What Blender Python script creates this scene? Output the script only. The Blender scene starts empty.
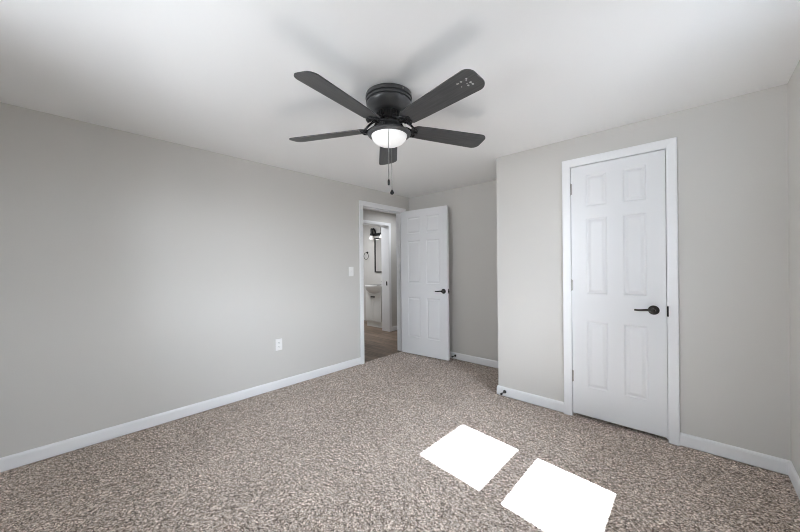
import bpy, bmesh, math, random
from mathutils import Vector, Matrix, Quaternion

SC = bpy.context.scene
COL = SC.collection
PI = math.pi

# ------------------------------------------------------------------ camera
CX, CZ = 3.1439, 1.2404
YAW, ROLL, F_PX, CY_PX = 0.7449, -0.0100, 318.0, 267.14
fwd = Vector((-math.sin(YAW), math.cos(YAW), 0))
r0 = Vector((math.cos(YAW), math.sin(YAW), 0))
u0 = r0.cross(fwd)
rt = r0 * math.cos(ROLL) + u0 * math.sin(ROLL)
up = -r0 * math.sin(ROLL) + u0 * math.cos(ROLL)
cd = bpy.data.cameras.new('camera')
cam = bpy.data.objects.new('camera', cd)
COL.objects.link(cam)
M = Matrix.Identity(4)
for i in range(3):
    M[i][0], M[i][1], M[i][2] = rt[i], up[i], -fwd[i]
M[0][3], M[1][3], M[2][3] = CX, 0.0, CZ
cam.matrix_world = M
cd.sensor_fit = 'HORIZONTAL'
cd.sensor_width = 36.0
cd.lens = F_PX / 800 * 36
cd.shift_y = (CY_PX - 266) / 800
cd.clip_start = 0.02
SC.camera = cam

# ------------------------------------------------------------------ world, sun, exposure
# sky and ground seen towards the sunny side (+x, +y) and towards the side behind the camera (-y)
SKY_SUNNY, GROUND_SUNNY = 35.0, 5.0
SKY_BACK, GROUND_BACK = 8.5, 12.0
SUN = 105.0
W = bpy.data.worlds.new('world')
SC.world = W
W.use_nodes = True
nt = W.node_tree
nt.nodes.clear()
wo = nt.nodes.new('ShaderNodeOutputWorld')
bg = nt.nodes.new('ShaderNodeBackground')
tc = nt.nodes.new('ShaderNodeTexCoord')
sp = nt.nodes.new('ShaderNodeSeparateXYZ')
mp = nt.nodes.new('ShaderNodeMath'); mp.operation = 'MULTIPLY_ADD'
mp.inputs[1].default_value = 0.5; mp.inputs[2].default_value = 0.5
nt.links.new(tc.outputs['Generated'], sp.inputs[0])
nt.links.new(sp.outputs['Z'], mp.inputs[0])
def sky_ramp(sky, ground):
    rp = nt.nodes.new('ShaderNodeValToRGB')
    cr = rp.color_ramp
    g = (ground * 0.95, ground * 0.985, ground * 1.045, 1)
    cr.elements[0].position = 0.0; cr.elements[0].color = g
    cr.elements[1].position = 1.0; cr.elements[1].color = (sky * 0.84, sky * 0.96, sky * 1.13, 1)
    e = cr.elements.new(0.485); e.color = g
    e = cr.elements.new(0.515); e.color = (sky * 0.93, sky * 0.98, sky * 1.06, 1)
    nt.links.new(mp.outputs[0], rp.inputs[0])
    return rp
ra, rb = sky_ramp(SKY_BACK, GROUND_BACK), sky_ramp(SKY_SUNNY, GROUND_SUNNY)
sm = nt.nodes.new('ShaderNodeMath'); sm.operation = 'ADD'
nt.links.new(sp.outputs['X'], sm.inputs[0]); nt.links.new(sp.outputs['Y'], sm.inputs[1])
sf = nt.nodes.new('ShaderNodeMath'); sf.operation = 'MULTIPLY_ADD'; sf.use_clamp = True
sf.inputs[1].default_value = 1.0; sf.inputs[2].default_value = 0.5
nt.links.new(sm.outputs[0], sf.inputs[0])
mxw = nt.nodes.new('ShaderNodeMix'); mxw.data_type = 'RGBA'
nt.links.new(sf.outputs[0], mxw.inputs[0]); nt.links.new(ra.outputs[0], mxw.inputs[6]); nt.links.new(rb.outputs[0], mxw.inputs[7])
nt.links.new(mxw.outputs[2], bg.inputs[0])
nt.links.new(bg.outputs[0], wo.inputs[0])

sd = bpy.data.lights.new('sun', 'SUN')
sd.energy = SUN
sd.color = (0.85, 0.965, 1.12)
sd.angle = math.radians(0.5)
sun = bpy.data.objects.new('sun', sd)
COL.objects.link(sun)
SUN_DIR = Vector((-1.0, 0.105, -1.12))
sun.rotation_euler = SUN_DIR.to_track_quat('-Z', 'Y').to_euler()
sun.location = (8, 0.6, 6)

def area(name, loc, aim, sx, sy, energy, color=(1, 1, 1), portal=False):
    l = bpy.data.lights.new(name, 'AREA')
    l.shape = 'RECTANGLE'; l.size = sx; l.size_y = sy
    l.energy = energy; l.color = color
    if portal:
        l.cycles.is_portal = True
    o = bpy.data.objects.new(name, l)
    COL.objects.link(o)
    o.location = loc
    o.rotation_euler = Vector(aim).to_track_quat('-Z', 'Y').to_euler()
    return o

SC.view_settings.view_transform = 'Standard'
SC.view_settings.look = 'None'
SC.view_settings.gamma = 1.0
SC.view_settings.use_curve_mapping = False
SC.view_settings.exposure = 0.07
if hasattr(SC, 'cycles'):
    SC.cycles.filter_width = 1.0
    SC.cycles.max_bounces = 16
    SC.cycles.diffuse_bounces = 10
    SC.cycles.glossy_bounces = 6
    SC.cycles.transmission_bounces = 8

# ------------------------------------------------------------------ room numbers (metres)
H = 2.286          # ceiling
D = 3.627          # far wall
C = 2.895          # closet front wall
K = 1.753          # closet corner
R = 3.554          # right wall
B = -0.75          # wall behind the camera
T = 0.115          # partition thickness
DO0, DO1, DOH = 2.700, 3.476, 2.047     # doorway to the hall (in the left wall)
CO0, CO1, COH = 2.398, 3.012, 2.053     # closet doorway
HX = -1.19         # hall's opposite wall
BO0, BO1 = 3.625, 4.385                 # bathroom doorway
BW = 4.95          # bathroom wall carrying the mirror

# ------------------------------------------------------------------ materials
def mat(name, color, rough=0.5, metal=0.0, spec=0.5, bump=None, coat=0.0):
    m = bpy.data.materials.new(name)
    m.use_nodes = True
    n = m.node_tree.nodes
    b = n['Principled BSDF']
    b.inputs['Base Color'].default_value = (*color, 1)
    b.inputs['Roughness'].default_value = rough
    b.inputs['Metallic'].default_value = metal
    b.inputs['Specular IOR Level'].default_value = spec
    b.inputs['Coat Weight'].default_value = coat
    if bump:
        sc_, st, ds = bump
        t = n.new('ShaderNodeTexCoord')
        no = n.new('ShaderNodeTexNoise')
        no.inputs['Scale'].default_value = sc_
        no.inputs['Detail'].default_value = 3
        bp = n.new('ShaderNodeBump')
        bp.inputs['Strength'].default_value = st
        bp.inputs['Distance'].default_value = ds
        l = m.node_tree.links
        l.new(t.outputs['Object'], no.inputs['Vector'])
        l.new(no.outputs['Fac'], bp.inputs['Height'])
        l.new(bp.outputs['Normal'], b.inputs['Normal'])
    return m

m_wall = mat('greige_paint', (0.600, 0.586, 0.560), 0.65, spec=0.3, bump=(140, 0.12, 0.002))
m_ceil = mat('ceiling_paint', (0.87, 0.87, 0.865), 0.8, spec=0.2, bump=(90, 0.12, 0.002))
m_trim = mat('white_gloss_trim', (0.82, 0.826, 0.836), 0.33, spec=0.5)
m_door = mat('white_door_paint', (0.78, 0.788, 0.80), 0.34, spec=0.5, bump=(60, 0.05, 0.001))
m_plate = mat('white_plastic', (0.85, 0.85, 0.84), 0.3)
m_slot = mat('socket_slot', (0.05, 0.05, 0.05), 0.6)
m_bronze = mat('dark_bronze', (0.045, 0.040, 0.036), 0.32, metal=0.75)
m_black = mat('matte_black_metal', (0.018, 0.018, 0.018), 0.42, metal=0.3)
m_nickel = mat('satin_nickel', (0.38, 0.37, 0.35), 0.35, metal=1.0)
m_fan = mat('fan_black_enamel', (0.080, 0.081, 0.083), 0.30, metal=0.2)
m_vent = mat('fan_motor_black', (0.008, 0.008, 0.008), 0.6)
m_iron = mat('fan_bracket_black', (0.02, 0.02, 0.021), 0.28, metal=0.6)
m_chain = mat('chain_metal', (0.30, 0.30, 0.29), 0.35, metal=0.9)
m_ceramic = mat('white_ceramic', (0.86, 0.86, 0.85), 0.12, coat=0.4)
m_cab = mat('vanity_white_paint', (0.74, 0.74, 0.72), 0.4)
m_mirror = mat('mirror_silver', (0.9, 0.9, 0.9), 0.02, metal=1.0)
m_winframe = mat('window_vinyl', (0.85, 0.85, 0.84), 0.35)

def make_blade_mat():
    m = mat('fan_blade_laminate', (0.06, 0.06, 0.061), 0.42)
    n, l = m.node_tree.nodes, m.node_tree.links
    b = n['Principled BSDF']
    t = n.new('ShaderNodeTexCoord')
    mpg = n.new('ShaderNodeMapping'); mpg.inputs['Scale'].default_value = (3, 70, 30)
    no = n.new('ShaderNodeTexNoise'); no.inputs['Scale'].default_value = 2.0; no.inputs['Detail'].default_value = 5
    r = n.new('ShaderNodeValToRGB')
    r.color_ramp.elements[0].position = 0.3; r.color_ramp.elements[0].color = (0.042, 0.042, 0.043, 1)
    r.color_ramp.elements[1].position = 0.75; r.color_ramp.elements[1].color = (0.075, 0.075, 0.075, 1)
    l.new(t.outputs['Object'], mpg.inputs[0]); l.new(mpg.outputs[0], no.inputs['Vector'])
    l.new(no.outputs['Fac'], r.inputs[0]); l.new(r.outputs[0], b.inputs['Base Color'])
    return m
m_blade = make_blade_mat()

def make_carpet():
    m = bpy.data.materials.new('speckled_beige_carpet'); m.use_nodes = True
    n, l = m.node_tree.nodes, m.node_tree.links
    b = n['Principled BSDF']
    b.inputs['Roughness'].default_value = 0.95
    b.inputs['Specular IOR Level'].default_value = 0.1
    b.inputs['Sheen Weight'].default_value = 0.15
    t = n.new('ShaderNodeTexCoord')
    v = n.new('ShaderNodeTexVoronoi'); v.inputs['Scale'].default_value = 200; v.inputs['Randomness'].default_value = 1.0
    l.new(t.outputs['Object'], v.inputs['Vector'])
    sx = n.new('ShaderNodeSeparateColor'); l.new(v.outputs['Color'], sx.inputs[0])
    ramp = n.new('ShaderNodeValToRGB')
    c = ramp.color_ramp; c.interpolation = 'LINEAR'
    c.elements[0].position = 0.0; c.elements[0].color = (0.035, 0.022, 0.016, 1)
    c.elements[1].position = 1.0; c.elements[1].color = (1.0, 0.90, 0.82, 1)
    for p_, col in ((0.15, (0.085, 0.058, 0.042, 1)), (0.28, (0.27, 0.205, 0.160, 1)), (0.55, (0.45, 0.365, 0.305, 1)), (0.78, (0.70, 0.60, 0.525, 1))):
        e_ = c.elements.new(p_); e_.color = col
    l.new(sx.outputs[0], ramp.inputs[0])
    # broad, faint wear patches in the pile
    n2 = n.new('ShaderNodeTexNoise'); n2.inputs['Scale'].default_value = 2.2; n2.inputs['Detail'].default_value = 3
    l.new(t.outputs['Object'], n2.inputs['Vector'])
    r2 = n.new('ShaderNodeValToRGB')
    r2.color_ramp.elements[0].position = 0.3; r2.color_ramp.elements[0].color = (0.92, 0.915, 0.91, 1)
    r2.color_ramp.elements[1].position = 0.7; r2.color_ramp.elements[1].color = (1.06, 1.06, 1.06, 1)
    l.new(n2.outputs['Fac'], r2.inputs[0])
    mx = n.new('ShaderNodeMix'); mx.data_type = 'RGBA'; mx.blend_type = 'MULTIPLY'
    mx.inputs[0].default_value = 1.0
    l.new(ramp.outputs[0], mx.inputs[6]); l.new(r2.outputs[0], mx.inputs[7])
    v2 = n.new('ShaderNodeTexVoronoi'); v2.inputs['Scale'].default_value = 85      # clumps of tufts
    l.new(t.outputs['Object'], v2.inputs['Vector'])
    s2 = n.new('ShaderNodeSeparateColor'); l.new(v2.outputs['Color'], s2.inputs[0])
    r3 = n.new('ShaderNodeValToRGB')
    r3.color_ramp.elements[0].color = (0.74, 0.73, 0.72, 1); r3.color_ramp.elements[1].color = (1.26, 1.26, 1.26, 1)
    l.new(s2.outputs[0], r3.inputs[0])
    mx2 = n.new('ShaderNodeMix'); mx2.data_type = 'RGBA'; mx2.blend_type = 'MULTIPLY'; mx2.inputs[0].default_value = 1.0
    l.new(mx.outputs[2], mx2.inputs[6]); l.new(r3.outputs[0], mx2.inputs[7])
    l.new(mx2.outputs[2], b.inputs['Base Color'])
    n3 = n.new('ShaderNodeTexNoise'); n3.inputs['Scale'].default_value = 260; n3.inputs['Detail'].default_value = 2
    l.new(t.outputs['Object'], n3.inputs['Vector'])
    ad = n.new('ShaderNodeMath'); ad.operation = 'ADD'
    l.new(n3.outputs['Fac'], ad.inputs[0]); l.new(sx.outputs[1], ad.inputs[1])
    bp = n.new('ShaderNodeBump'); bp.inputs['Strength'].default_value = 0.5; bp.inputs['Distance'].default_value = 0.004
    l.new(ad.outputs[0], bp.inputs['Height']); l.new(bp.outputs['Normal'], b.inputs['Normal'])
    return m
m_carpet = make_carpet()

def make_vinyl():
    m = bpy.data.materials.new('wood_plank_vinyl'); m.use_nodes = True
    n, l = m.node_tree.nodes, m.node_tree.links
    b = n['Principled BSDF']; b.inputs['Roughness'].default_value = 0.42
    t = n.new('ShaderNodeTexCoord')
    br = n.new('ShaderNodeTexBrick')
    br.inputs['Scale'].default_value = 1.0
    br.inputs['Brick Width'].default_value = 1.2; br.inputs['Row Height'].default_value = 0.15
    br.inputs['Mortar Size'].default_value = 0.003
    br.inputs['Color1'].default_value = (0.160, 0.110, 0.076, 1)
    br.inputs['Color2'].default_value = (0.270, 0.195, 0.142, 1)
    br.inputs['Mortar'].default_value = (0.06, 0.04, 0.03, 1)
    l.new(t.outputs['Object'], br.inputs['Vector'])
    mpg = n.new('ShaderNodeMapping'); mpg.inputs['Scale'].default_value = (2.0, 26, 1)
    no = n.new('ShaderNodeTexNoise'); no.inputs['Scale'].default_value = 1.6; no.inputs['Detail'].default_value = 6
    l.new(t.outputs['Object'], mpg.inputs[0]); l.new(mpg.outputs[0], no.inputs['Vector'])
    r = n.new('ShaderNodeValToRGB')
    r.color_ramp.elements[0].position = 0.3; r.color_ramp.elements[0].color = (0.45, 0.43, 0.41, 1)
    r.color_ramp.elements[1].position = 0.7; r.color_ramp.elements[1].color = (1.35, 1.35, 1.35, 1)
    l.new(no.outputs['Fac'], r.inputs[0])
    mx = n.new('ShaderNodeMix'); mx.data_type = 'RGBA'; mx.blend_type = 'MULTIPLY'; mx.inputs[0].default_value = 1
    l.new(br.outputs['Color'], mx.inputs[6]); l.new(r.outputs[0], mx.inputs[7])
    l.new(mx.outputs[2], b.inputs['Base Color'])
    return m
m_vinyl = make_vinyl()

def make_emit(name, color, strength, base=(0.9, 0.9, 0.9), rough=0.3):
    m = mat(name, base, rough)
    b = m.node_tree.nodes['Principled BSDF']
    b.inputs['Emission Color'].default_value = (*color, 1)
    b.inputs['Emission Strength'].default_value = strength
    return m
m_globe = make_emit('lit_frosted_glass', (1.0, 0.99, 0.97), 0.30)
m_bulb = make_emit('lit_bulb', (1.0, 0.95, 0.88), 6.0)

def make_glass():
    m = bpy.data.materials.new('window_glass'); m.use_nodes = True
    n, l = m.node_tree.nodes, m.node_tree.links
    n.remove(n['Principled BSDF'])
    o = n['Material Output']
    tr = n.new('ShaderNodeBsdfTransparent'); tr.inputs[0].default_value = (0.97, 0.98, 0.98, 1)
    gl = n.new('ShaderNodeBsdfGlossy'); gl.inputs['Roughness'].default_value = 0.02
    fr = n.new('ShaderNodeFresnel'); fr.inputs['IOR'].default_value = 1.3
    mx = n.new('ShaderNodeMixShader')
    l.new(fr.outputs[0], mx.inputs[0]); l.new(tr.outputs[0], mx.inputs[1]); l.new(gl.outputs[0], mx.inputs[2])
    l.new(mx.outputs[0], o.inputs[0])
    return m
m_glass = make_glass()

# ------------------------------------------------------------------ mesh helpers
def add_box(bm, x0, x1, y0, y1, z0, z1, bevel=0.0, seg=2):
    vs = [bm.verts.new((x, y, z)) for x in (x0, x1) for y in (y0, y1) for z in (z0, z1)]
    q = [(0, 1, 3, 2), (4, 6, 7, 5), (0, 4, 5, 1), (2, 3, 7, 6), (0, 2, 6, 4), (1, 5, 7, 3)]
    fs = [bm.faces.new([vs[i] for i in f]) for f in q]
    if bevel:
        es = list({e_ for f in fs for e_ in f.edges})
        bmesh.ops.bevel(bm, geom=es, offset=bevel, segments=seg, profile=0.5, affect='EDGES')

def add_lathe(bm, prof, seg=48, cx=0, cy=0, axis='z', cap=True):
    """prof: list of (r, h); revolve round the axis through (cx, cy)."""
    rings = []
    def P(r, a, h):
        c, s = r * math.cos(a), r * math.sin(a)
        if axis == 'z': return (cx + c, cy + s, h)
        if axis == 'y': return (cx + c, h, cy + s)
        return (h, cx + c, cy + s)
    for r, h in prof:
        if r < 1e-6:
            rings.append([bm.verts.new(P(0, 0, h))])
        else:
            rings.append([bm.verts.new(P(r, 2 * PI * i / seg, h)) for i in range(seg)])
    for a, b in zip(rings, rings[1:]):
        for i in range(seg):
            j = (i + 1) % seg
            if len(a) == 1 and len(b) == 1: continue
            if len(a) == 1: bm.faces.new((a[0], b[i], b[j]))
            elif len(b) == 1: bm.faces.new((a[i], b[0], a[j]))
            else: bm.faces.new((a[i], b[i], b[j], a[j]))
    if cap:
        for rg in (rings[0], rings[-1]):
            if len(rg) > 2: bm.faces.new(rg)

def add_tube(bm, pts, rad, seg=10, closed=False, flat=1.0):
    """tube along pts; rad a number or list; flat squeezes the section's second axis."""
    pts = [Vector(p_) for p_ in pts]
    n = len(pts)
    rads = rad if isinstance(rad, (list, tuple)) else [rad] * n
    rings = []
    ref = None
    for i, p_ in enumerate(pts):
        if closed: tan = pts[(i + 1) % n] - pts[i - 1]
        else: tan = pts[min(i + 1, n - 1)] - pts[max(i - 1, 0)]
        tan.normalize()
        if ref is None:
            ref = Vector((0, 0, 1)) if abs(tan.z) < 0.9 else Vector((1, 0, 0))
        a = (ref - tan * ref.dot(tan)).normalized()
        b = tan.cross(a)
        ref = a
        rings.append([bm.verts.new(p_ + (a * math.cos(2 * PI * k / seg) * flat + b * math.sin(2 * PI * k / seg)) * rads[i]) for k in range(seg)])
    pairs = list(zip(rings, rings[1:])) + ([(rings[-1], rings[0])] if closed else [])
    for a, b in pairs:
        for k in range(seg):
            j = (k + 1) % seg
            bm.faces.new((a[k], a[j], b[j], b[k]))
    if not closed:
        bm.faces.new(rings[0]); bm.faces.new(rings[-1])

def add_prism(bm, prof, p0, p1, out, m0=0.0, m1=0.0):
    """section prof [(outward, up)] run from p0 to p1 (floor points); m0/m1 mitre: shift along the run per unit outward."""
    p0, p1, out = Vector(p0), Vector(p1), Vector(out)
    t = (p1 - p0).normalized()
    a = [bm.verts.new(p0 + out * o + Vector((0, 0, u)) + t * (m0 * o)) for o, u in prof]
    b = [bm.verts.new(p1 + out * o + Vector((0, 0, u)) + t * (m1 * o)) for o, u in prof]
    n = len(prof)
    for i in range(n):
        j = (i + 1) % n
        bm.faces.new((a[i], a[j], b[j], b[i]))
    bm.faces.new(a); bm.faces.new(b)

def bez(p0, p1, p2, p3, n=12):
    p0, p1, p2, p3 = map(Vector, (p0, p1, p2, p3))
    return [p0 * (1 - t) ** 3 + p1 * 3 * t * (1 - t) ** 2 + p2 * 3 * t * t * (1 - t) + p3 * t ** 3 for t in [i / n for i in range(n + 1)]]

def obj(name, bm, m, parent=None, smooth=False, loc=None):
    bmesh.ops.recalc_face_normals(bm, faces=bm.faces[:])
    me = bpy.data.meshes.new(name)
    bm.to_mesh(me); bm.free()
    me.materials.append(m)
    if smooth:
        for p_ in me.polygons: p_.use_smooth = True
        try: me.set_sharp_from_angle(angle=math.radians(38))
        except Exception: pass
    o = bpy.data.objects.new(name, me)
    COL.objects.link(o)
    if loc: o.location = loc
    if parent: o.parent = parent
    return o

def tag(o, label=None, cat=None, group=None, kind=None):
    if label: o['label'] = label
    if cat: o['category'] = cat
    if group: o['group'] = group
    if kind: o['kind'] = kind
    return o

def empty(name, loc=(0, 0, 0), rotz=0.0):
    o = bpy.data.objects.new(name, None)
    o.empty_display_size = 0.05
    COL.objects.link(o)
    o.location = loc; o.rotation_euler = (0, 0, rotz)
    return o

def struct(name, bm, m, label, cat, smooth=False):
    return tag(obj(name, bm, m, smooth=smooth), label, cat, kind='structure')

def copy_tree(o, parent=None):
    c = o.copy(); COL.objects.link(c)
    if parent: c.parent = parent
    for ch in list(o.children): copy_tree(ch, c)
    return c

def NB(): return bmesh.new()

# ------------------------------------------------------------------ room shell
bm = NB(); add_box(bm, -0.02, R + 0.1, B - 0.1, D + 0.1, -0.06, 0.0)
struct('floor', bm, m_carpet, 'speckled beige carpet covering the bedroom floor', 'carpet floor')
bm = NB(); add_box(bm, -3.4, -0.02, 1.9, 6.1, -0.07, -0.008)
struct('hall_floor', bm, m_vinyl, 'brown wood plank vinyl floor in the hall beyond the doorway', 'floor')
bm = NB(); add_box(bm, 0, R + 0.1, B - 0.1, D + 0.1, H, H + 0.06)
struct('ceiling', bm, m_ceil, 'flat white bedroom ceiling', 'ceiling')
bm = NB(); add_box(bm, -3.4, 0, 1.9, 6.1, H, H + 0.06)
struct('hall_ceiling', bm, m_ceil, 'white ceiling over the hall and bathroom', 'ceiling')

bm = NB()
add_box(bm, -T, 0, B - 0.1, DO0, -0.06, H); add_box(bm, -T, 0, DO1, 6.1, -0.06, H); add_box(bm, -T, 0, DO0, DO1, DOH, H)
struct('wall_left', bm, m_wall, 'long greige wall on the left with the doorway to the hall', 'wall')
bm = NB(); add_box(bm, 0, R + 0.1, D, D + 0.1, -0.06, H)
struct('wall_far', bm, m_wall, 'greige wall behind the open white door', 'wall')
bm = NB()
add_box(bm, K, CO0, C, C + T, -0.06, H); add_box(bm, CO1, R, C, C + T, -0.06, H); add_box(bm, CO0, CO1, C, C + T, COH, H)
add_box(bm, K, K + T, C + T, D, -0.06, H)
struct('wall_closet', bm, m_wall, 'greige wall that juts out around the closet door', 'wall')

# window openings: one in the right wall, one pair added behind the camera for fill
WY0, WY1, WZ0, WZ1 = 1.385, 2.030, 0.755, 2.085
bm = NB()
add_box(bm, R, R + 0.1, B - 0.1, WY0, -0.06, H); add_box(bm, R, R + 0.1, WY1, D + 0.1, -0.06, H)
add_box(bm, R, R + 0.1, WY0, WY1, -0.06, WZ0); add_box(bm, R, R + 0.1, WY0, WY1, WZ1 + 0.06, H)
struct('wall_right', bm, m_wall, 'greige wall along the right edge with the sunny window', 'wall')
BX0, BX1, BZ0, BZ1 = 1.15, 2.35, 0.85, 2.05
bm = NB()
add_box(bm, 0, BX0, B - 0.1, B, -0.06, H); add_box(bm, BX1, R, B - 0.1, B, -0.06, H)
add_box(bm, BX0, BX1, B - 0.1, B, -0.06, BZ0); add_box(bm, BX0, BX1, B - 0.1, B, BZ1, H)
struct('wall_back', bm, m_wall, 'greige wall behind the camera with an added fill window', 'wall')

# hall and bathroom walls
bm = NB()
add_box(bm, HX - 0.20, HX, 1.9, BO0, -0.07, H); add_box(bm, HX - 0.20, HX, BO1, 6.1, -0.07, H); add_box(bm, HX - 0.20, HX, BO0, BO1, 2.045, H)
struct('wall_hall', bm, m_wall, 'grey hall wall around the bathroom doorway', 'wall')
bm = NB(); add_box(bm, HX, -T, 1.9, 2.0, -0.07, H); add_box(bm, HX, -T, 6.0, 6.1, -0.07, H)
struct('wall_hall_end', bm, m_wall, 'grey walls closing the two ends of the hall', 'wall')
bm = NB()
add_box(bm, -3.4, HX - 0.20, BW, BW + 0.1, -0.07, H)
struct('wall_bathroom', bm, m_wall, 'grey bathroom wall behind the mirror and towel ring', 'wall')
bm = NB(); add_box(bm, -3.4, -3.3, 2.9, BW, -0.07, H)
struct('wall_bathroom_end', bm, m_wall, 'grey wall at the far end of the bathroom', 'wall')
bm = NB(); add_box(bm, -3.3, HX - 0.20, 2.9, 3.0, -0.07, H)
struct('wall_bathroom_near', bm, m_wall, 'grey bathroom wall opposite the mirror', 'wall')

# ------------------------------------------------------------------ trim: baseboards and casings
BT = 0.013
BPROF = [(0, 0.008), (BT, 0.008), (BT, 0.074), (BT * 0.85, 0.082), (BT * 0.5, 0.0885), (0.002, 0.091), (0, 0.091)]
CT, CWD = 0.017, 0.060
def baseboard(name, runs, label, prof=BPROF, z=0.0):
    bm = NB()
    for p0, p1, out, m0, m1 in runs:
        add_prism(bm, prof, (*p0, z), (*p1, z), (*out, 0), m0, m1)
    return struct(name, bm, m_trim, label, 'baseboard')
baseboard('baseboard_left', [((0, B), (0, DO0 - CWD + 0.004), (1, 0), 1, 0)], 'white baseboard along the foot of the left wall')
baseboard('baseboard_far', [((0.0, D), (K, D), (0, -1), 1, -1)], 'white baseboard on the wall behind the open door')
baseboard('baseboard_closet', [((K, D), (K, C), (-1, 0), 1, 1), ((K, C), (CO0 - CWD + 0.004, C), (0, -1), -1, 0)], 'white baseboard left of the closet door wrapping the corner')
baseboard('baseboard_closet_right', [((CO1 + CWD - 0.004, C), (R, C), (0, -1), 0, -1)], 'white baseboard between the closet door and the right corner')
baseboard('baseboard_right', [((R, C), (R, B), (-1, 0), 1, -1)], 'white baseboard at the foot of the right wall')
baseboard('baseboard_back', [((R, B), (0, B), (0, 1), 1, -1)], 'white baseboard behind the camera')
baseboard('baseboard_hall', [((HX, BO1 + 0.047), (HX, 6.0), (1, 0), 0, 0)], 'white baseboard in the hall right of the bathroom doorway', z=-0.012)

def casing(bm, axis, wall, sgn, a0, a1, zt, z0=0.0, w=CWD, t=CT):
    """flat casing with a stepped, mitred face round an opening a0..a1 x z0..zt on the plane axis=wall."""
    prof = [(0.0, 0.0), (0.0, t * 0.62), (w * 0.10, t * 0.75), (w * 0.55, t * 0.9), (w * 0.82, t), (w * 0.97, t), (w, t * 0.8), (w, 0.0)]  # (from opening edge, out)
    def P(a, z, o):
        return (wall + sgn * o, a, z) if axis == 'x' else (a, wall + sgn * o, z)
    pathpts = [lambda d: (a0 - d, z0), lambda d: (a0 - d, zt + d), lambda d: (a1 + d, zt + d), lambda d: (a1 + d, z0)]
    rings = [[bm.verts.new(P(*f(d), o)) for d, o in prof] for f in pathpts]
    for a, b in zip(rings, rings[1:]):
        for i in range(len(prof)):
            j = (i + 1) % len(prof)
            bm.faces.new((a[i], a[j], b[j], b[i]))
    bm.faces.new(rings[0]); bm.faces.new(rings[-1])

def jamb(bm, axis, w0, w1, a0, a1, zt, th, z0=0.0, stop=None):
    def bx(aa, ab, za, zb, wa=w0, wb=w1):
        if axis == 'x': add_box(bm, wa, wb, aa, ab, za, zb)
        else: add_box(bm, aa, ab, wa, wb, za, zb)
    bx(a0, a0 + th, z0, zt); bx(a1 - th, a1, z0, zt); bx(a0 + th, a1 - th, zt - th, zt)
    if stop:
        s0, s1 = stop
        bx(a0 + th, a0 + th + 0.010, z0, zt - th, s0, s1); bx(a1 - th - 0.010, a1 - th, z0, zt - th, s0, s1)
        bx(a0 + th + 0.010, a1 - th - 0.010, zt - th - 0.010, zt - th, s0, s1)

JT = 0.006
bm = NB()
casing(bm, 'x', 0, 1, DO0 + 0.004, DO1 - 0.004, DOH - 0.004); casing(bm, 'x', -T, -1, DO0 + 0.004, DO1 - 0.004, DOH - 0.004, z0=-0.008)
jamb(bm, 'x', -T, 0, DO0, DO1, DOH, JT, stop=(-0.075, -0.040))
tag(obj('trim_1', bm, m_trim), 'white casing around the doorway to the hall', 'door casing', kind='structure')
bm = NB()
casing(bm, 'y', C, -1, CO0 + 0.003, CO1 - 0.003, COH - 0.003)
jamb(bm, 'y', C, C + T, CO0, CO1, COH, 0.004, stop=(C + 0.045, C + 0.08))
tr2 = tag(obj('trim_2', bm, m_trim), 'white casing around the closed closet door', 'door casing', kind='structure')
bm = NB()
casing(bm, 'x', HX, 1, BO0 + 0.004, BO1 - 0.004, 2.041, z0=-0.008, w=0.052, t=0.015)
jamb(bm, 'x', HX - 0.20, HX, BO0, BO1, 2.045, JT, z0=-0.008)
tr3 = tag(obj('trim_3', bm, m_trim), 'white casing around the bathroom doorway across the hall', 'door casing', kind='structure')
bm = NB(); add_box(bm, HX - 0.075, HX - 0.045, BO1 - JT - 0.004, BO1 - JT + 0.001, 0.885, 0.965, 0.001)
obj('strike_plate', bm, m_black, tr3)

# ------------------------------------------------------------------ windows (outside the frame; they let the daylight in)
def sash_window(name, axis, wall, a0, a1, z0, z1, panes, label):
    """panes: list of (a0, a1, z0, z1) glass rectangles."""
    root = tag(empty(name), label, 'window', kind='structure')
    w0, w1 = wall
    def bx(bm, aa, ab, za, zb, wa, wb, bv=0.0):
        if axis == 'x': add_box(bm, wa, wb, aa, ab, za, zb, bv)
        else: add_box(bm, aa, ab, wa, wb, za, zb, bv)
    bm = NB()
    cuts_a = sorted({a0, a1, *[p_[0] for p_ in panes], *[p_[1] for p_ in panes]})
    cuts_z = sorted({z0, z1, *[p_[2] for p_ in panes], *[p_[3] for p_ in panes]})
    for aa, ab in zip(cuts_a, cuts_a[1:]):
        for za, zb in zip(cuts_z, cuts_z[1:]):
            am, zm = (aa + ab) / 2, (za + zb) / 2
            if not any(p_[0] < am < p_[1] and p_[2] < zm < p_[3] for p_ in panes):
                bx(bm, aa, ab, za, zb, w0, w1)
    obj('window_frame', bm, m_winframe, root)
    for p_ in panes:
        bm = NB(); mid = (w0 + w1) / 2
        bx(bm, p_[0] - 0.003, p_[1] + 0.003, p_[2] - 0.003, p_[3] + 0.003, mid - 0.002, mid + 0.002)
        obj('window_pane', bm, m_glass, root)
    return root
w1_ = sash_window('window_1', 'x', (R + 0.012, R + 0.040), WY0, WY1, WZ0, WZ1 + 0.06,
                  [(1.442, 1.974, 0.829, 1.337), (1.442, 1.974, 1.460, 2.000)], 'double hung window in the right wall letting in the sun')
bm = NB(); casing(bm, 'x', R, -1, WY0 + 0.004, WY1 - 0.004, WZ1 + 0.055, z0=WZ0)
add_box(bm, R - 0.03, R + 0.012, WY0 - 0.07, WY1 + 0.07, WZ0 - 0.03, WZ0 - 0.002, 0.004); add_box(bm, R - 0.014, R, WY0 - 0.055, WY1 + 0.055, WZ0 - 0.09, WZ0 - 0.03)
struct('trim_4', bm, m_trim, 'white casing and sill of the right wall window', 'window casing')
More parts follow.
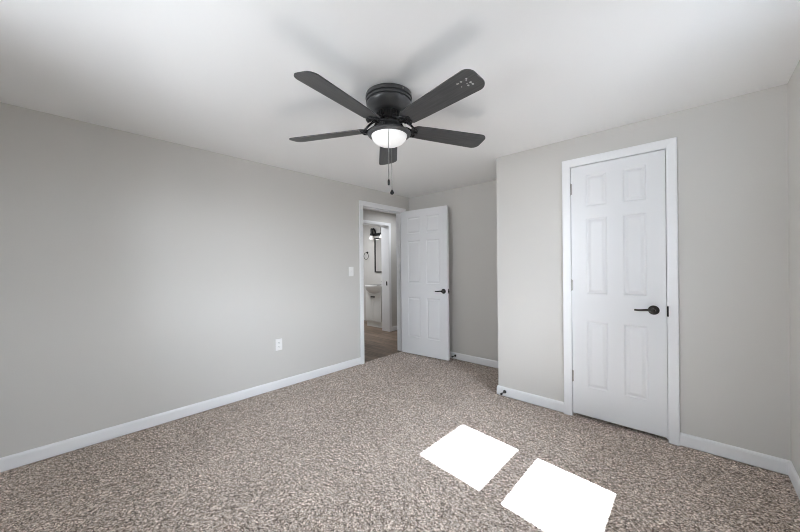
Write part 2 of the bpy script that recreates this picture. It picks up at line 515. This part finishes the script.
w2_ = sash_window('fill_window', 'y', (B - 0.06, B - 0.03), BX0, BX1, BZ0, BZ1,  # unseen window, added to bring fill light into the room
                  [(1.20, 1.72, 0.90, 1.42), (1.20, 1.72, 1.48, 2.0), (1.78, 2.30, 0.90, 1.42), (1.78, 2.30, 1.48, 2.0)], 'unseen double window added behind the camera for fill light')
bm = NB(); casing(bm, 'y', B, 1, BX0 + 0.004, BX1 - 0.004, BZ1 - 0.004, z0=BZ0)
add_box(bm, BX0 - 0.07, BX1 + 0.07, B - 0.03, B + 0.03, BZ0 - 0.03, BZ0 - 0.002, 0.004)
struct('trim_5', bm, m_trim, 'white casing and sill of the added fill window behind the camera', 'window casing')
# sky portals sit in the openings and aim the sky's own light through them
area('sky_portal', (R + 0.075, (WY0 + WY1) / 2, (WZ0 + WZ1) / 2 + 0.02), (-1, 0, 0), WY1 - WY0, WZ1 - WZ0 + 0.06, 1, portal=True)
area('sky_portal', ((BX0 + BX1) / 2, B - 0.085, (BZ0 + BZ1) / 2), (0, 1, 0), BX1 - BX0, BZ1 - BZ0, 1, portal=True)

# fill lights added under the hall and bathroom ceilings, with no fittings built
area('hall_fill_light', (-0.65, 4.3, H - 0.02), (0, 0, -1), 0.3, 0.3, 6.5, (0.95, 0.985, 1.04))
area('bathroom_fill_light', (-2.1, 3.9, H - 0.02), (0, 0, -1), 0.3, 0.3, 21, (0.95, 0.985, 1.04))

# ------------------------------------------------------------------ six panel doors
def door_slab(Wd, Hd, Td, cols, rows):
    """slab 0..Wd x 0..Td x 0..Hd, six raised panels moulded into both faces."""
    bm = NB()
    xs = sorted({0, Wd, *[c for cc in cols for c in cc]})
    zs = sorted({0, Hd, *[c for cc in rows for c in cc]})
    def ispanel(xm, zm):
        return any(a < xm < b for a, b in cols) and any(a < zm < b for a, b in rows)
    for face, s in ((0.0, 1), (Td, -1)):
        V = {}
        def v(x, z, d=0.0):
            k = (round(x, 5), round(z, 5), round(d, 5))
            if k not in V: V[k] = bm.verts.new((x, face + s * d, z))
            return V[k]
        for xa, xb in zip(xs, xs[1:]):
            for za, zb in zip(zs, zs[1:]):
                if not ispanel((xa + xb) / 2, (za + zb) / 2):
                    bm.faces.new((v(xa, za), v(xb, za), v(xb, zb), v(xa, zb)))
                    continue
                prev = None
                for ins, d in ((0, 0), (0.004, 0.003), (0.010, 0.0055), (0.015, 0.0055), (0.032, 0.001), (0.034, 0.0009)):
                    ring = [v(xa + ins, za + ins, d), v(xb - ins, za + ins, d), v(xb - ins, zb - ins, d), v(xa + ins, zb - ins, d)]
                    if prev:
                        for i in range(4):
                            j = (i + 1) % 4
                            bm.faces.new((prev[i], prev[j], ring[j], ring[i]))
                    prev = ring
                bm.faces.new(prev)
    # edges
    def quad(pts): bm.faces.new([bm.verts.new(p_) for p_ in pts])
    quad([(0, 0, 0), (0, Td, 0), (0, Td, Hd), (0, 0, Hd)]); quad([(Wd, 0, 0), (Wd, 0, Hd), (Wd, Td, Hd), (Wd, Td, 0)])
    quad([(0, 0, 0), (Wd, 0, 0), (Wd, Td, 0), (0, Td, 0)]); quad([(0, 0, Hd), (0, Td, Hd), (Wd, Td, Hd), (Wd, 0, Hd)])
    bmesh.ops.remove_doubles(bm, verts=bm.verts[:], dist=0.0002)
    return bm

def lever(parent, m, x, z, y, out, direction=-1, length=0.108, name='door_handle'):
    """round rosette, neck and gently waved lever; out = -1 faces -y."""
    bm = NB()
    add_lathe(bm, [(0.0, y + out * 0.012), (0.018, y + out * 0.012), (0.026, y + out * 0.009), (0.0325, y + out * 0.004), (0.0335, y - out * 0.0005)], 32, x, z, 'y', cap=True)
    ho = obj(name, bm, m, parent, smooth=True)
    bm = NB()
    yy = y + out * 0.044
    add_lathe(bm, [(0.011, y + out * 0.010), (0.0105, y + out * 0.034), (0.013, y + out * 0.040), (0.013, y + out * 0.050), (0.009, y + out * 0.053), (0, y + out * 0.0535)], 20, x, z, 'y', cap=True)
    d = direction
    pts = bez((x, yy, z), (x + d * length * 0.35, yy, z + 0.008), (x + d * length * 0.6, yy, z - 0.008), (x + d * length, yy + out * -0.004, z - 0.002), 14)
    add_tube(bm, pts, [0.0095 - 0.003 * i / 14 for i in range(15)], 12, flat=1.0)
    obj('lever', bm, m, ho, smooth=True)
    return ho

def hinge(parent, m, x, y, z, leaf_dir=None):
    bm = NB()
    for k in range(5):
        add_lathe(bm, [(0.0055, z - 0.045 + k * 0.018 + 0.0008), (0.0055, z - 0.045 + (k + 1) * 0.018 - 0.0008)], 12, x, y)
    add_lathe(bm, [(0.0, z + 0.051), (0.004, z + 0.049), (0.0048, z + 0.045)], 12, x, y, cap=False)
    add_lathe(bm, [(0.0048, z - 0.045), (0.004, z - 0.049), (0.0, z - 0.051)], 12, x, y, cap=False)
    if leaf_dir == 'x':
        add_box(bm, x - 0.016, x + 0.014, y + 0.002, y + 0.0045, z - 0.044, z + 0.044)
    elif leaf_dir == 'jamb':
        add_box(bm, x - 0.034, x - 0.002, y - 0.003, y - 0.0005, z - 0.044, z + 0.044)
    return obj('hinge', bm, m, parent, smooth=True)

# closet door (closed)
dx0, dx1, dz0, dz1 = CO0 + 0.007, CO1 - 0.007, 0.026, COH - 0.008
d2 = tag(empty('door_2', (dx0, C + 0.004, dz0)), 'closed white six panel closet door with a bronze lever', 'door', kind='structure')
wd, hd = dx1 - dx0, dz1 - dz0
cols = [(2.512 - dx0, 2.654 - dx0), (2.758 - dx0, 2.897 - dx0)]
rows = [(0.258 - dz0, 0.792 - dz0), (1.012 - dz0, 1.616 - dz0), (1.712 - dz0, 1.962 - dz0)]
obj('door_slab', door_slab(wd, hd, 0.035, cols, rows), m_door, d2)
lever(d2, m_bronze, 2.934 - dx0, 0.915 - dz0, 0.0, -1)
for z in (1.868, 1.078, 0.330):
    hinge(d2, m_nickel, -0.005, -0.0075, z - dz0, 'x')
bm = NB(); add_box(bm, CO1 - 0.005, CO1 + 0.005, C - 0.0185, C + 0.004, 0.878, 0.950, 0.0015)
obj('strike_plate', bm, m_black, tr2)

# bedroom door (swung open into the room)
ang = math.atan2(0.062, 0.764)
d1 = tag(empty('door_1', (0.026, 3.411, 0.012), ang), 'white six panel bedroom door swung open beside the hall doorway', 'door', kind='structure')
wd, hd = 0.762, 2.030
pw = 0.232
cols = [(0.118, 0.118 + 0.212), (0.432, 0.432 + 0.212)]
rows = [(0.24, 0.80), (1.00, 1.60), (1.70, 1.93)]
obj('door_slab', door_slab(wd, hd, 0.035, cols, rows), m_door, d1)
lever(d1, m_black, 0.700, 0.905, 0.0, -1, name='door_handle')
lever(d1, m_black, 0.700, 0.905, 0.035, 1, name='door_handle')
bm = NB(); add_box(bm, 0.7605, 0.7635, 0.006, 0.029, 0.877, 0.934, 0.001); add_lathe(bm, [(0.009, 0.762), (0.008, 0.772), (0.0, 0.773)], 14, 0.0175, 0.905, 'x')
obj('latch_plate', bm, m_black, d1)
for z in (1.81, 1.02, 0.26):
    bm = NB()
    add_box(bm, -0.003, -0.0002, 0.004, 0.031, z - 0.044, z + 0.044)
    add_lathe(bm, [(0.0055, z - 0.046), (0.0055, z + 0.046)], 12, -0.004, 0.040)
    obj('hinge', bm, m_nickel, d1, smooth=True)

# ------------------------------------------------------------------ ceiling fan
FX, FY, FZ, FR, FPH, FW, FPIT = 1.789, 1.384, 2.088, 0.668, math.radians(135.45), 0.146, math.radians(-12.4)
fan = tag(empty('ceiling_fan', (FX, FY, H)), 'black five blade ceiling fan with a lit white bowl light', 'ceiling fan')
def fz(z): return z - H
bm = NB()
add_lathe(bm, [(0.132, 0.0), (0.139, -0.003), (0.141, -0.010), (0.141, -0.026), (0.130, -0.027), (0.130, -0.035), (0.139, -0.036), (0.139, -0.046), (0.129, -0.047), (0.129, -0.056), (0.137, -0.058),
               (0.135, -0.066), (0.122, -0.080), (0.102, -0.098), (0.090, -0.106), (0.080, -0.109), (0.0, -0.109)], 64)
mh = obj('motor_housing', bm, m_fan, fan, smooth=True)
for a in (0.2, 1.9, 3.5, 5.1):
    bm = NB()
    ca, sa = math.cos(a + 4.2), math.sin(a + 4.2)
    add_lathe(bm, [(0.0055, 0), (0.0055, 0.004), (0.0, 0.006)], 10, 0, 0)
    bm.verts.ensure_lookup_table()
    for v_ in bm.verts[-21:]:
        h_ = v_.co.z; x_, y_ = v_.co.x, v_.co.y
        r_ = 0.1405 + h_
        v_.co = Vector((ca * r_ - sa * x_, sa * r_ + ca * x_, -0.018 + y_))
    obj('mounting_screw', bm, m_nickel, mh, smooth=True)
# dark vented motor between housing and blades
bm = NB()
add_lathe(bm, [(0.070, -0.1085), (0.073, -0.116), (0.073, -0.165), (0.068, -0.176), (0.0, -0.176)], 48, cap=True)
for k in range(30):
    a = 2 * PI * k / 30
    c_, s_ = math.cos(a), math.sin(a)
    vs0 = len(bm.verts)
    add_box(bm, 0.071, 0.0785, -0.0028, 0.0028, -0.160, -0.118)
    bm.verts.ensure_lookup_table()
    for v_ in bm.verts[vs0:]:
        x_, y_ = v_.co.x, v_.co.y
        v_.co.x, v_.co.y = c_ * x_ - s_ * y_, s_ * x_ + c_ * y_
obj('motor', bm, m_vent, fan, smooth=True)
# switch housing and light fitter
bm = NB()
add_lathe(bm, [(0.0, -0.1755), (0.070, -0.1755), (0.066, -0.181), (0.046, -0.184), (0.042, -0.200), (0.046, -0.208), (0.070, -0.214), (0.105, -0.220), (0.124, -0.227),
               (0.131, -0.234), (0.131, -0.240), (0.126, -0.246), (0.116, -0.250), (0.109, -0.250), (0.109, -0.240), (0.0, -0.236)], 64, cap=False)
lk = obj('light_fitter', bm, m_fan, fan, smooth=True)
for a in (0.35, 0.35 + 2 * PI / 3, 0.35 + 4 * PI / 3):   # three little struts beside the neck
    bm = NB()
    ca, sa = math.cos(a + 4.6), math.sin(a + 4.6)
    pts = bez((ca * 0.060, sa * 0.060, -0.180), (ca * 0.070, sa * 0.070, -0.195), (ca * 0.060, sa * 0.060, -0.204), (ca * 0.084, sa * 0.084, -0.212), 10)
    add_tube(bm, pts, 0.0075, 10)
    obj('strut', bm, m_fan, lk, smooth=True)
bm = NB()
pr = [(0.1075, -0.2385), (0.1078, -0.248)]
for i in range(1, 15):
    t_ = PI / 2 * i / 14
    pr.append((0.1065 * math.cos(t_), -0.248 - 0.061 * math.sin(t_)))
pr[-1] = (0.0, -0.309)
add_lathe(bm, pr, 64, cap=False)
obj('light_bowl', bm, m_globe, fan, smooth=True)

# blade outline (local +x outwards)
def blade_mesh():
    out = []
    r0_, r1_ = 0.137, FR
    w0_, w1_ = 0.058, FW / 2
    cr_ = 0.045
    n_ = 8
    # lower side from root to tip
    side = [(r0_ + 0.012, w0_ * 0.72), (r0_ + 0.035, w0_ * 0.98)]
    for i in range(1, 6):
        t_ = i / 5
        side.append((r0_ + 0.035 + (r1_ - cr_ - r0_ - 0.035) * t_, w0_ + (w1_ - w0_) * (t_ ** 0.85)))
    for i in range(1, n_ + 1):
        a = PI / 2 * i / n_
        side.append((r1_ - cr_ + cr_ * math.sin(a) - 0.0, w1_ - cr_ + cr_ * math.cos(a)))
    out = [(r0_, -w0_ * 0.3), (r0_, w0_ * 0.3)]
    up_ = side
    pts = [(x, y) for x, y in up_]
    full = [(r0_, w0_ * 0.35)] + pts + [(x, -y) for x, y in reversed(pts)] + [(r0_, -w0_ * 0.35)]
    bm = NB()
    th = 0.0028
    top = [bm.verts.new((x, y, th)) for x, y in full]
    bot = [bm.verts.new((x, y, -th)) for x, y in full]
    bm.faces.new(top); bm.faces.new(list(reversed(bot)))
    for i in range(len(full)):
        j = (i + 1) % len(full)
        bm.faces.new((top[i], top[j], bot[j], bot[i]))
    return bm
def bracket_mesh():
    """ornate blade iron: central web, two scroll loops and a three lobed foot under the blade."""
    bm = NB()
    add_tube(bm, bez((0.082, 0, 0.058), (0.120, 0, 0.050), (0.118, 0, -0.002), (0.165, 0, -0.010), 12), [0.011] * 4 + [0.008] * 9, 10)
    for s in (-1, 1):
        loop = bez((0.105, s * 0.008, 0.046), (0.135, s * 0.060, 0.030), (0.150, s * 0.068, -0.004), (0.196, s * 0.044, -0.010), 14)
        add_tube(bm, loop, 0.0072, 8)
        curl = bez((0.196, s * 0.044, -0.010), (0.236, s * 0.040, -0.010), (0.246, s * 0.010, -0.010), (0.205, s * 0.006, -0.010), 12)
        add_tube(bm, curl, [0.0072 - 0.0025 * i / 12 for i in range(13)], 8, flat=0.7)
        inner = bez((0.128, 0, 0.020), (0.145, s * 0.020, 0.005), (0.165, s * 0.036, -0.006), (0.182, s * 0.018, -0.009), 10)
        add_tube(bm, inner, 0.0052, 8)
        add_lathe(bm, [(0.0, -0.013), (0.009, -0.012), (0.012, -0.008), (0.012, -0.003)], 14, 0.206, s * 0.030)
    add_lathe(bm, [(0.0, -0.013), (0.009, -0.012), (0.012, -0.008), (0.012, -0.003)], 14, 0.236, 0.0)
    add_tube(bm, [(0.165, 0, -0.010), (0.205, 0, -0.009), (0.240, 0, -0.008)], [0.008, 0.010, 0.006], 10, flat=0.6)
    for v_ in bm.verts: v_.co.x = 0.058 + (v_.co.x - 0.082) * 0.80
    return bm
bl0 = obj('blade', blade_mesh(), m_blade, fan)
br0 = obj('blade_bracket', bracket_mesh(), m_iron, bl0, smooth=True)
for k in range(5):
    if k == 0: b_, c_ = bl0, br0
    else:
        b_ = bl0.copy(); COL.objects.link(b_); b_.parent = fan
        c_ = br0.copy(); COL.objects.link(c_); c_.parent = b_
    a = FPH + k * 2 * PI / 5
    b_.rotation_mode = 'QUATERNION'
    b_.rotation_quaternion = Quaternion((0, 0, 1), a) @ Quaternion((1, 0, 0), FPIT)
    b_.location = (0, 0, fz(FZ))
    c_.rotation_mode = 'QUATERNION'
    c_.rotation_quaternion = Quaternion((1, 0, 0), -FPIT * 0.35)
    if k == 3:   # pale flecks near the tip of the blade nearest the closet door
        random.seed(4)
        bm = NB()
        for _ in range(13):
            x_, y_ = 0.585 + random.uniform(-0.035, 0.04), random.uniform(-0.03, 0.03)
            r_ = random.uniform(0.0022, 0.0062)
            add_lathe(bm, [(0, -0.0036), (r_ * 0.8, -0.0035), (r_, -0.0027)], 8, x_, y_, cap=False)
        tag(obj('pale_flecks', bm, mat('pale_blade_fleck', (0.42, 0.41, 0.40), 0.6), b_), 'pale flecks', kind='stuff')

# pull chains
def chain(x, y, z0, z1, fob):
    bm = NB()
    n_ = int((z0 - z1) / 0.0062)
    for i in range(n_):
        z_ = z0 - (i + 0.5) * (z0 - z1) / n_
        add_lathe(bm, [(0, z_ + 0.0026), (0.0026, z_ + 0.0015), (0.0026, z_ - 0.0015), (0, z_ - 0.0026)], 6, x, y, cap=False)
    add_tube(bm, [(x, y, z0), (x, y, z1)], 0.0013, 6)
    c = obj('pull_chain', bm, m_chain, fan, smooth=True)
    bm = NB()
    if fob == 'ball':
        add_lathe(bm, [(0.0, z1 + 0.008), (0.004, z1 + 0.007)] + [(0.0128 * math.sin(PI * i / 10), z1 - 0.012 + 0.0128 * math.cos(PI * i / 10)) for i in range(2, 10)] + [(0, z1 - 0.025)], 20, x, y, cap=False)
    else:
        add_lathe(bm, [(0.0, z1 + 0.004), (0.004, z1 + 0.002), (0.0065, z1 - 0.006), (0.0068, z1 - 0.026), (0.005, z1 - 0.031), (0, z1 - 0.032)], 16, x, y, cap=False)
    obj('chain_fob', bm, m_black, c, smooth=True)
vdir = Vector((CX - FX, -FY, 0)).normalized()
sdir = Vector((-vdir.y, vdir.x, 0))
p1 = vdir * 0.112 - sdir * 0.005
p2 = -vdir * 0.112 + sdir * 0.015
CH = ((p1, -0.236, -0.544, 'bar'), (p2, -0.236, -0.554, 'ball'))
for p_, za, zb, fb in CH:
    chain(p_.x, p_.y, za, zb, fb)

# ------------------------------------------------------------------ outlet, switch, door stops
def wall_plate(name, y, z, label, cat, kind):
    r_ = tag(empty(name, (0, y, z)), label, cat)
    bm = NB(); add_box(bm, -0.0005, 0.0055, -0.036, 0.036, -0.0585, 0.0585, 0.002)
    obj('cover_plate', bm, m_plate, r_, smooth=True)
    if kind == 'outlet':
        for s in (-1, 1):
            bm = NB(); add_box(bm, 0.004, 0.0075, -0.0165, 0.0165, s * 0.0195 - 0.014, s * 0.0195 + 0.014, 0.0015)
            so = obj('socket', bm, m_plate, r_, smooth=True)
            bm = NB()
            add_box(bm, 0.0070, 0.0078, -0.0075, -0.0055, s * 0.0195 - 0.003, s * 0.0195 + 0.006)
            add_box(bm, 0.0070, 0.0078, 0.0055, 0.0075, s * 0.0195 - 0.003, s * 0.0195 + 0.005)
            add_lathe(bm, [(0.0022, 0.0070), (0.0022, 0.0078)], 10, 0, s * 0.0195 - 0.008, 'x')
            obj('slot', bm, m_slot, so)
        bm = NB(); add_lathe(bm, [(0.003, 0.005), (0.003, 0.0066), (0, 0.007)], 12, 0, 0, 'x')
        obj('screw', bm, m_plate, r_)
    else:
        bm = NB(); add_box(bm, 0.004, 0.0070, -0.006, 0.006, -0.0125, 0.0125, 0.001)
        add_box(bm, 0.006, 0.018, -0.0045, 0.0045, 0.000, 0.009, 0.001)
        obj('toggle', bm, m_plate, r_)
        for s in (-1, 1):
            bm = NB(); add_lathe(bm, [(0.003, 0.005), (0.003, 0.0066), (0, 0.007)], 12, 0, s * 0.03, 'x')
            obj('screw', bm, m_plate, r_)
wall_plate('wall_outlet', 1.556, 0.456, 'white duplex power outlet low on the left greige wall', 'outlet', 'outlet')
wall_plate('light_switch', 2.506, 1.192, 'white light switch plate on the left wall beside the hall doorway', 'light switch', 'switch')

def door_stop(x, y, z, label):
    r_ = tag(empty('door_stop', (x, y, z)), label, 'door stop', 'black door stops on the baseboards')
    bm = NB(); add_lathe(bm, [(0.0155, 0.0005), (0.0155, -0.004), (0.011, -0.009), (0.006, -0.013), (0.0058, -0.066), (0.0, -0.066)], 18, 0, 0, 'y', cap=True)
    obj('stem', bm, m_black, r_, smooth=True)
    bm = NB(); add_lathe(bm, [(0.009, -0.064), (0.0105, -0.067), (0.0105, -0.078), (0.008, -0.082), (0, -0.083)], 18, 0, 0, 'y', cap=True)
    obj('bumper', bm, m_black, r_, smooth=True)
door_stop(1.822, C - BT, 0.050, 'small black door stop on the baseboard at the closet wall corner')
door_stop(0.800, D - BT, 0.052, 'small black door stop on the far baseboard behind the open door')

# ------------------------------------------------------------------ bathroom
VX0, VX1, VY0, VZ = -2.030, -1.560, 4.515, -0.008
van = tag(empty('bathroom_vanity', ((VX0 + VX1) / 2, VY0, VZ)), 'small white bathroom vanity with a rounded sink seen through both doorways', 'vanity')
vw = (VX1 - VX0) / 2
depth = BW - VY0 - 0.006
bm = NB()
add_box(bm, -vw, vw, 0.018, depth, 0.10, 0.78, 0.002)
obj('cabinet_body', bm, m_cab, van)
bm = NB(); add_box(bm, -vw + 0.005, vw - 0.005, 0.028, depth, 0.0, 0.10)
obj('toe_kick', bm, m_cab, van)
for s in (-1, 1):
    bm = NB()
    xa, xb = (0.003, vw - 0.004) if s > 0 else (-vw + 0.004, -0.003)
    add_box(bm, xa, xb, 0.0, 0.018, 0.125, 0.665, 0.002)
    add_box(bm, xa + 0.04, xb - 0.04, -0.003, 0.002, 0.165, 0.625, 0.001)
    dr = obj('cabinet_door', bm, m_cab, van)
    bm = NB()
    xc = s * 0.026
    add_tube(bm, [(xc - 0.022, -0.001, 0.632), (xc - 0.022, -0.016, 0.632), (xc + 0.022, -0.016, 0.632), (xc + 0.022, -0.001, 0.632)], 0.0125, 8)
    obj('handle', bm, m_black, dr)
# sink: rim slab with a bowed front and a deep rounded belly
bm = NB()
nseg, rings = 24, []
def outline(sc_, z, drop=0.0):
    pts = [(-vw - 0.012, depth - 0.002)]
    for i in range(nseg + 1):
        t_ = -1 + 2 * i / nseg
        x_ = (vw + 0.012) * t_ * sc_
        y_ = 0.03 - (0.150 * math.sqrt(max(0.0, 1 - t_ * t_ * 0.96))) * sc_ + (1 - sc_) * 0.10
        pts.append((x_, y_))
    pts.append((vw + 0.012, depth - 0.002))
    return [bm.verts.new((x_, y_, z)) for x_, y_ in pts]
prev = None
top = None
for sc_, z in ((0.98, 0.872), (1.0, 0.868), (1.0, 0.846), (0.985, 0.838), (0.93, 0.80), (0.82, 0.755), (0.62, 0.715), (0.35, 0.695), (0.08, 0.69)):
    rg = outline(sc_, z)
    if prev:
        for i in range(len(rg)):
            j = (i + 1) % len(rg)
            bm.faces.new((prev[i], prev[j], rg[j], rg[i]))
    else:
        top = rg
    prev = rg
bm.faces.new(prev)
# hollow basin in the top
cxy = (0.0, 0.17)
inner_prev = None
ring_top = []
for f_, z in ((1.0, 0.872), (0.96, 0.866), (0.85, 0.81), (0.55, 0.77), (0.12, 0.765)):
    rg = []
    for i in range(nseg * 2):
        a = 2 * PI * i / (nseg * 2)
        rg.append(bm.verts.new((cxy[0] + 0.185 * f_ * math.cos(a), cxy[1] + 0.150 * f_ * math.sin(a), z)))
    if inner_prev:
        for i in range(len(rg)):
            j = (i + 1) % len(rg)
            bm.faces.new((inner_prev[i], inner_prev[j], rg[j], rg[i]))
    else: ring_top = rg
    inner_prev = rg
bm.faces.new(inner_prev)
edges = []
for lst in (top, ring_top):
    for i in range(len(lst)):
        e_ = bm.edges.get((lst[i], lst[(i + 1) % len(lst)]))
        edges.append(e_)
bmesh.ops.bridge_loops(bm, edges=edges)
sink = obj('sink_basin', bm, m_ceramic, van, smooth=True)
bm = NB()
add_lathe(bm, [(0.022, 0.870), (0.022, 0.876), (0.014, 0.880), (0.013, 0.985), (0.011, 0.992), (0.0, 0.993)], 18, 0.0, depth - 0.06)
add_tube(bm, bez((0, depth - 0.06, 0.955), (0, depth - 0.10, 0.975), (0, depth - 0.15, 0.970), (0, depth - 0.175, 0.945), 10), 0.0095, 10)
add_tube(bm, [(0, depth - 0.06, 0.990), (0, depth - 0.058, 1.005), (0.0, depth - 0.115, 1.020)], 0.0065, 8)
obj('faucet', bm, m_black, sink, smooth=True)

# mirror
MX0, MX1, MZ0, MZ1 = -2.190, -1.640, 1.125, 1.905
mr = tag(empty('wall_mirror', ((MX0 + MX1) / 2, BW, MZ0)), 'tall black framed mirror on the bathroom wall above the sink', 'mirror')
mw, mhh = (MX1 - MX0) / 2, MZ1 - MZ0
bm = NB()
fw = 0.026
add_box(bm, -mw, -mw + fw, -0.024, 0.0, 0, mhh, 0.002); add_box(bm, mw - fw, mw, -0.024, 0.0, 0, mhh, 0.002)
add_box(bm, -mw + fw, mw - fw, -0.024, 0.0, 0, fw, 0.002); add_box(bm, -mw + fw, mw - fw, -0.024, 0.0, mhh - fw, mhh, 0.002)
obj('mirror_frame', bm, m_black, mr)
bm = NB(); add_box(bm, -mw + fw - 0.003, mw - fw + 0.003, -0.012, -0.001, fw - 0.003, mhh - fw + 0.003)
obj('mirror_glass', bm, m_mirror, mr)

# vanity light: bar with curved yokes above and three lit bell shades hanging below
LX, LZ = -1.870, 1.985
vl = tag(empty('vanity_light', (LX, BW, LZ)), 'black vanity light with hanging bell shades above the bathroom mirror', 'wall light')
bm = NB(); add_box(bm, -0.40, 0.40, -0.020, 0.0, -0.030, 0.030, 0.004)
obj('backplate', bm, m_black, vl)
m_shade = make_emit('lit_shade_glass', (1.0, 0.97, 0.92), 0.4)
for x_ in (-0.33, 0.0, 0.33):
    bm = NB()
    add_tube(bm, bez((x_ - 0.05, -0.012, 0.015), (x_ - 0.05, -0.05, 0.17), (x_ - 0.02, -0.09, 0.16), (x_, -0.10, 0.02), 14), 0.019, 10)
    add_tube(bm, bez((x_ + 0.05, -0.012, 0.015), (x_ + 0.05, -0.05, 0.17), (x_ + 0.02, -0.09, 0.16), (x_, -0.10, 0.02), 14), 0.019, 10)
    ar = obj('arm', bm, m_black, vl, smooth=True)
    bm = NB()
    add_lathe(bm, [(0.0, 0.030), (0.022, 0.028), (0.030, 0.010), (0.036, -0.012), (0.036, -0.030), (0.0, -0.030)], 20, x_, -0.10, cap=False)
    obj('lamp_socket', bm, m_black, ar, smooth=True)
    bm = NB()
    add_lathe(bm, [(0.030, -0.028), (0.036, -0.048), (0.045, -0.075), (0.048, -0.105), (0.045, -0.105), (0.042, -0.075), (0.033, -0.048), (0.027, -0.030)], 24, x_, -0.10, cap=False)
    obj('lamp_shade', bm, m_shade, ar, smooth=True)
    bm = NB()
    add_lathe(bm, [(0.0, -0.030), (0.012, -0.034), (0.024, -0.062), (0.016, -0.086), (0.0, -0.092)], 14, x_, -0.10, cap=False)
    obj('bulb', bm, m_bulb, ar, smooth=True)

# towel ring
tr = tag(empty('towel_ring', (-2.445, BW, 1.585)), 'black towel ring on the bathroom wall left of the mirror', 'towel ring')
bm = NB(); add_lathe(bm, [(0.026, 0.0), (0.026, -0.008), (0.012, -0.014), (0.010, -0.048), (0.0, -0.050)], 18, 0, 0, 'y', cap=True)
obj('mount', bm, m_black, tr, smooth=True)
bm = NB()
add_tube(bm, [(0.078 * math.sin(2 * PI * i / 36), -0.046, -0.080 + 0.078 * math.cos(2 * PI * i / 36)) for i in range(36)], 0.0062, 8, closed=True)
obj('ring', bm, m_black, tr, smooth=True)
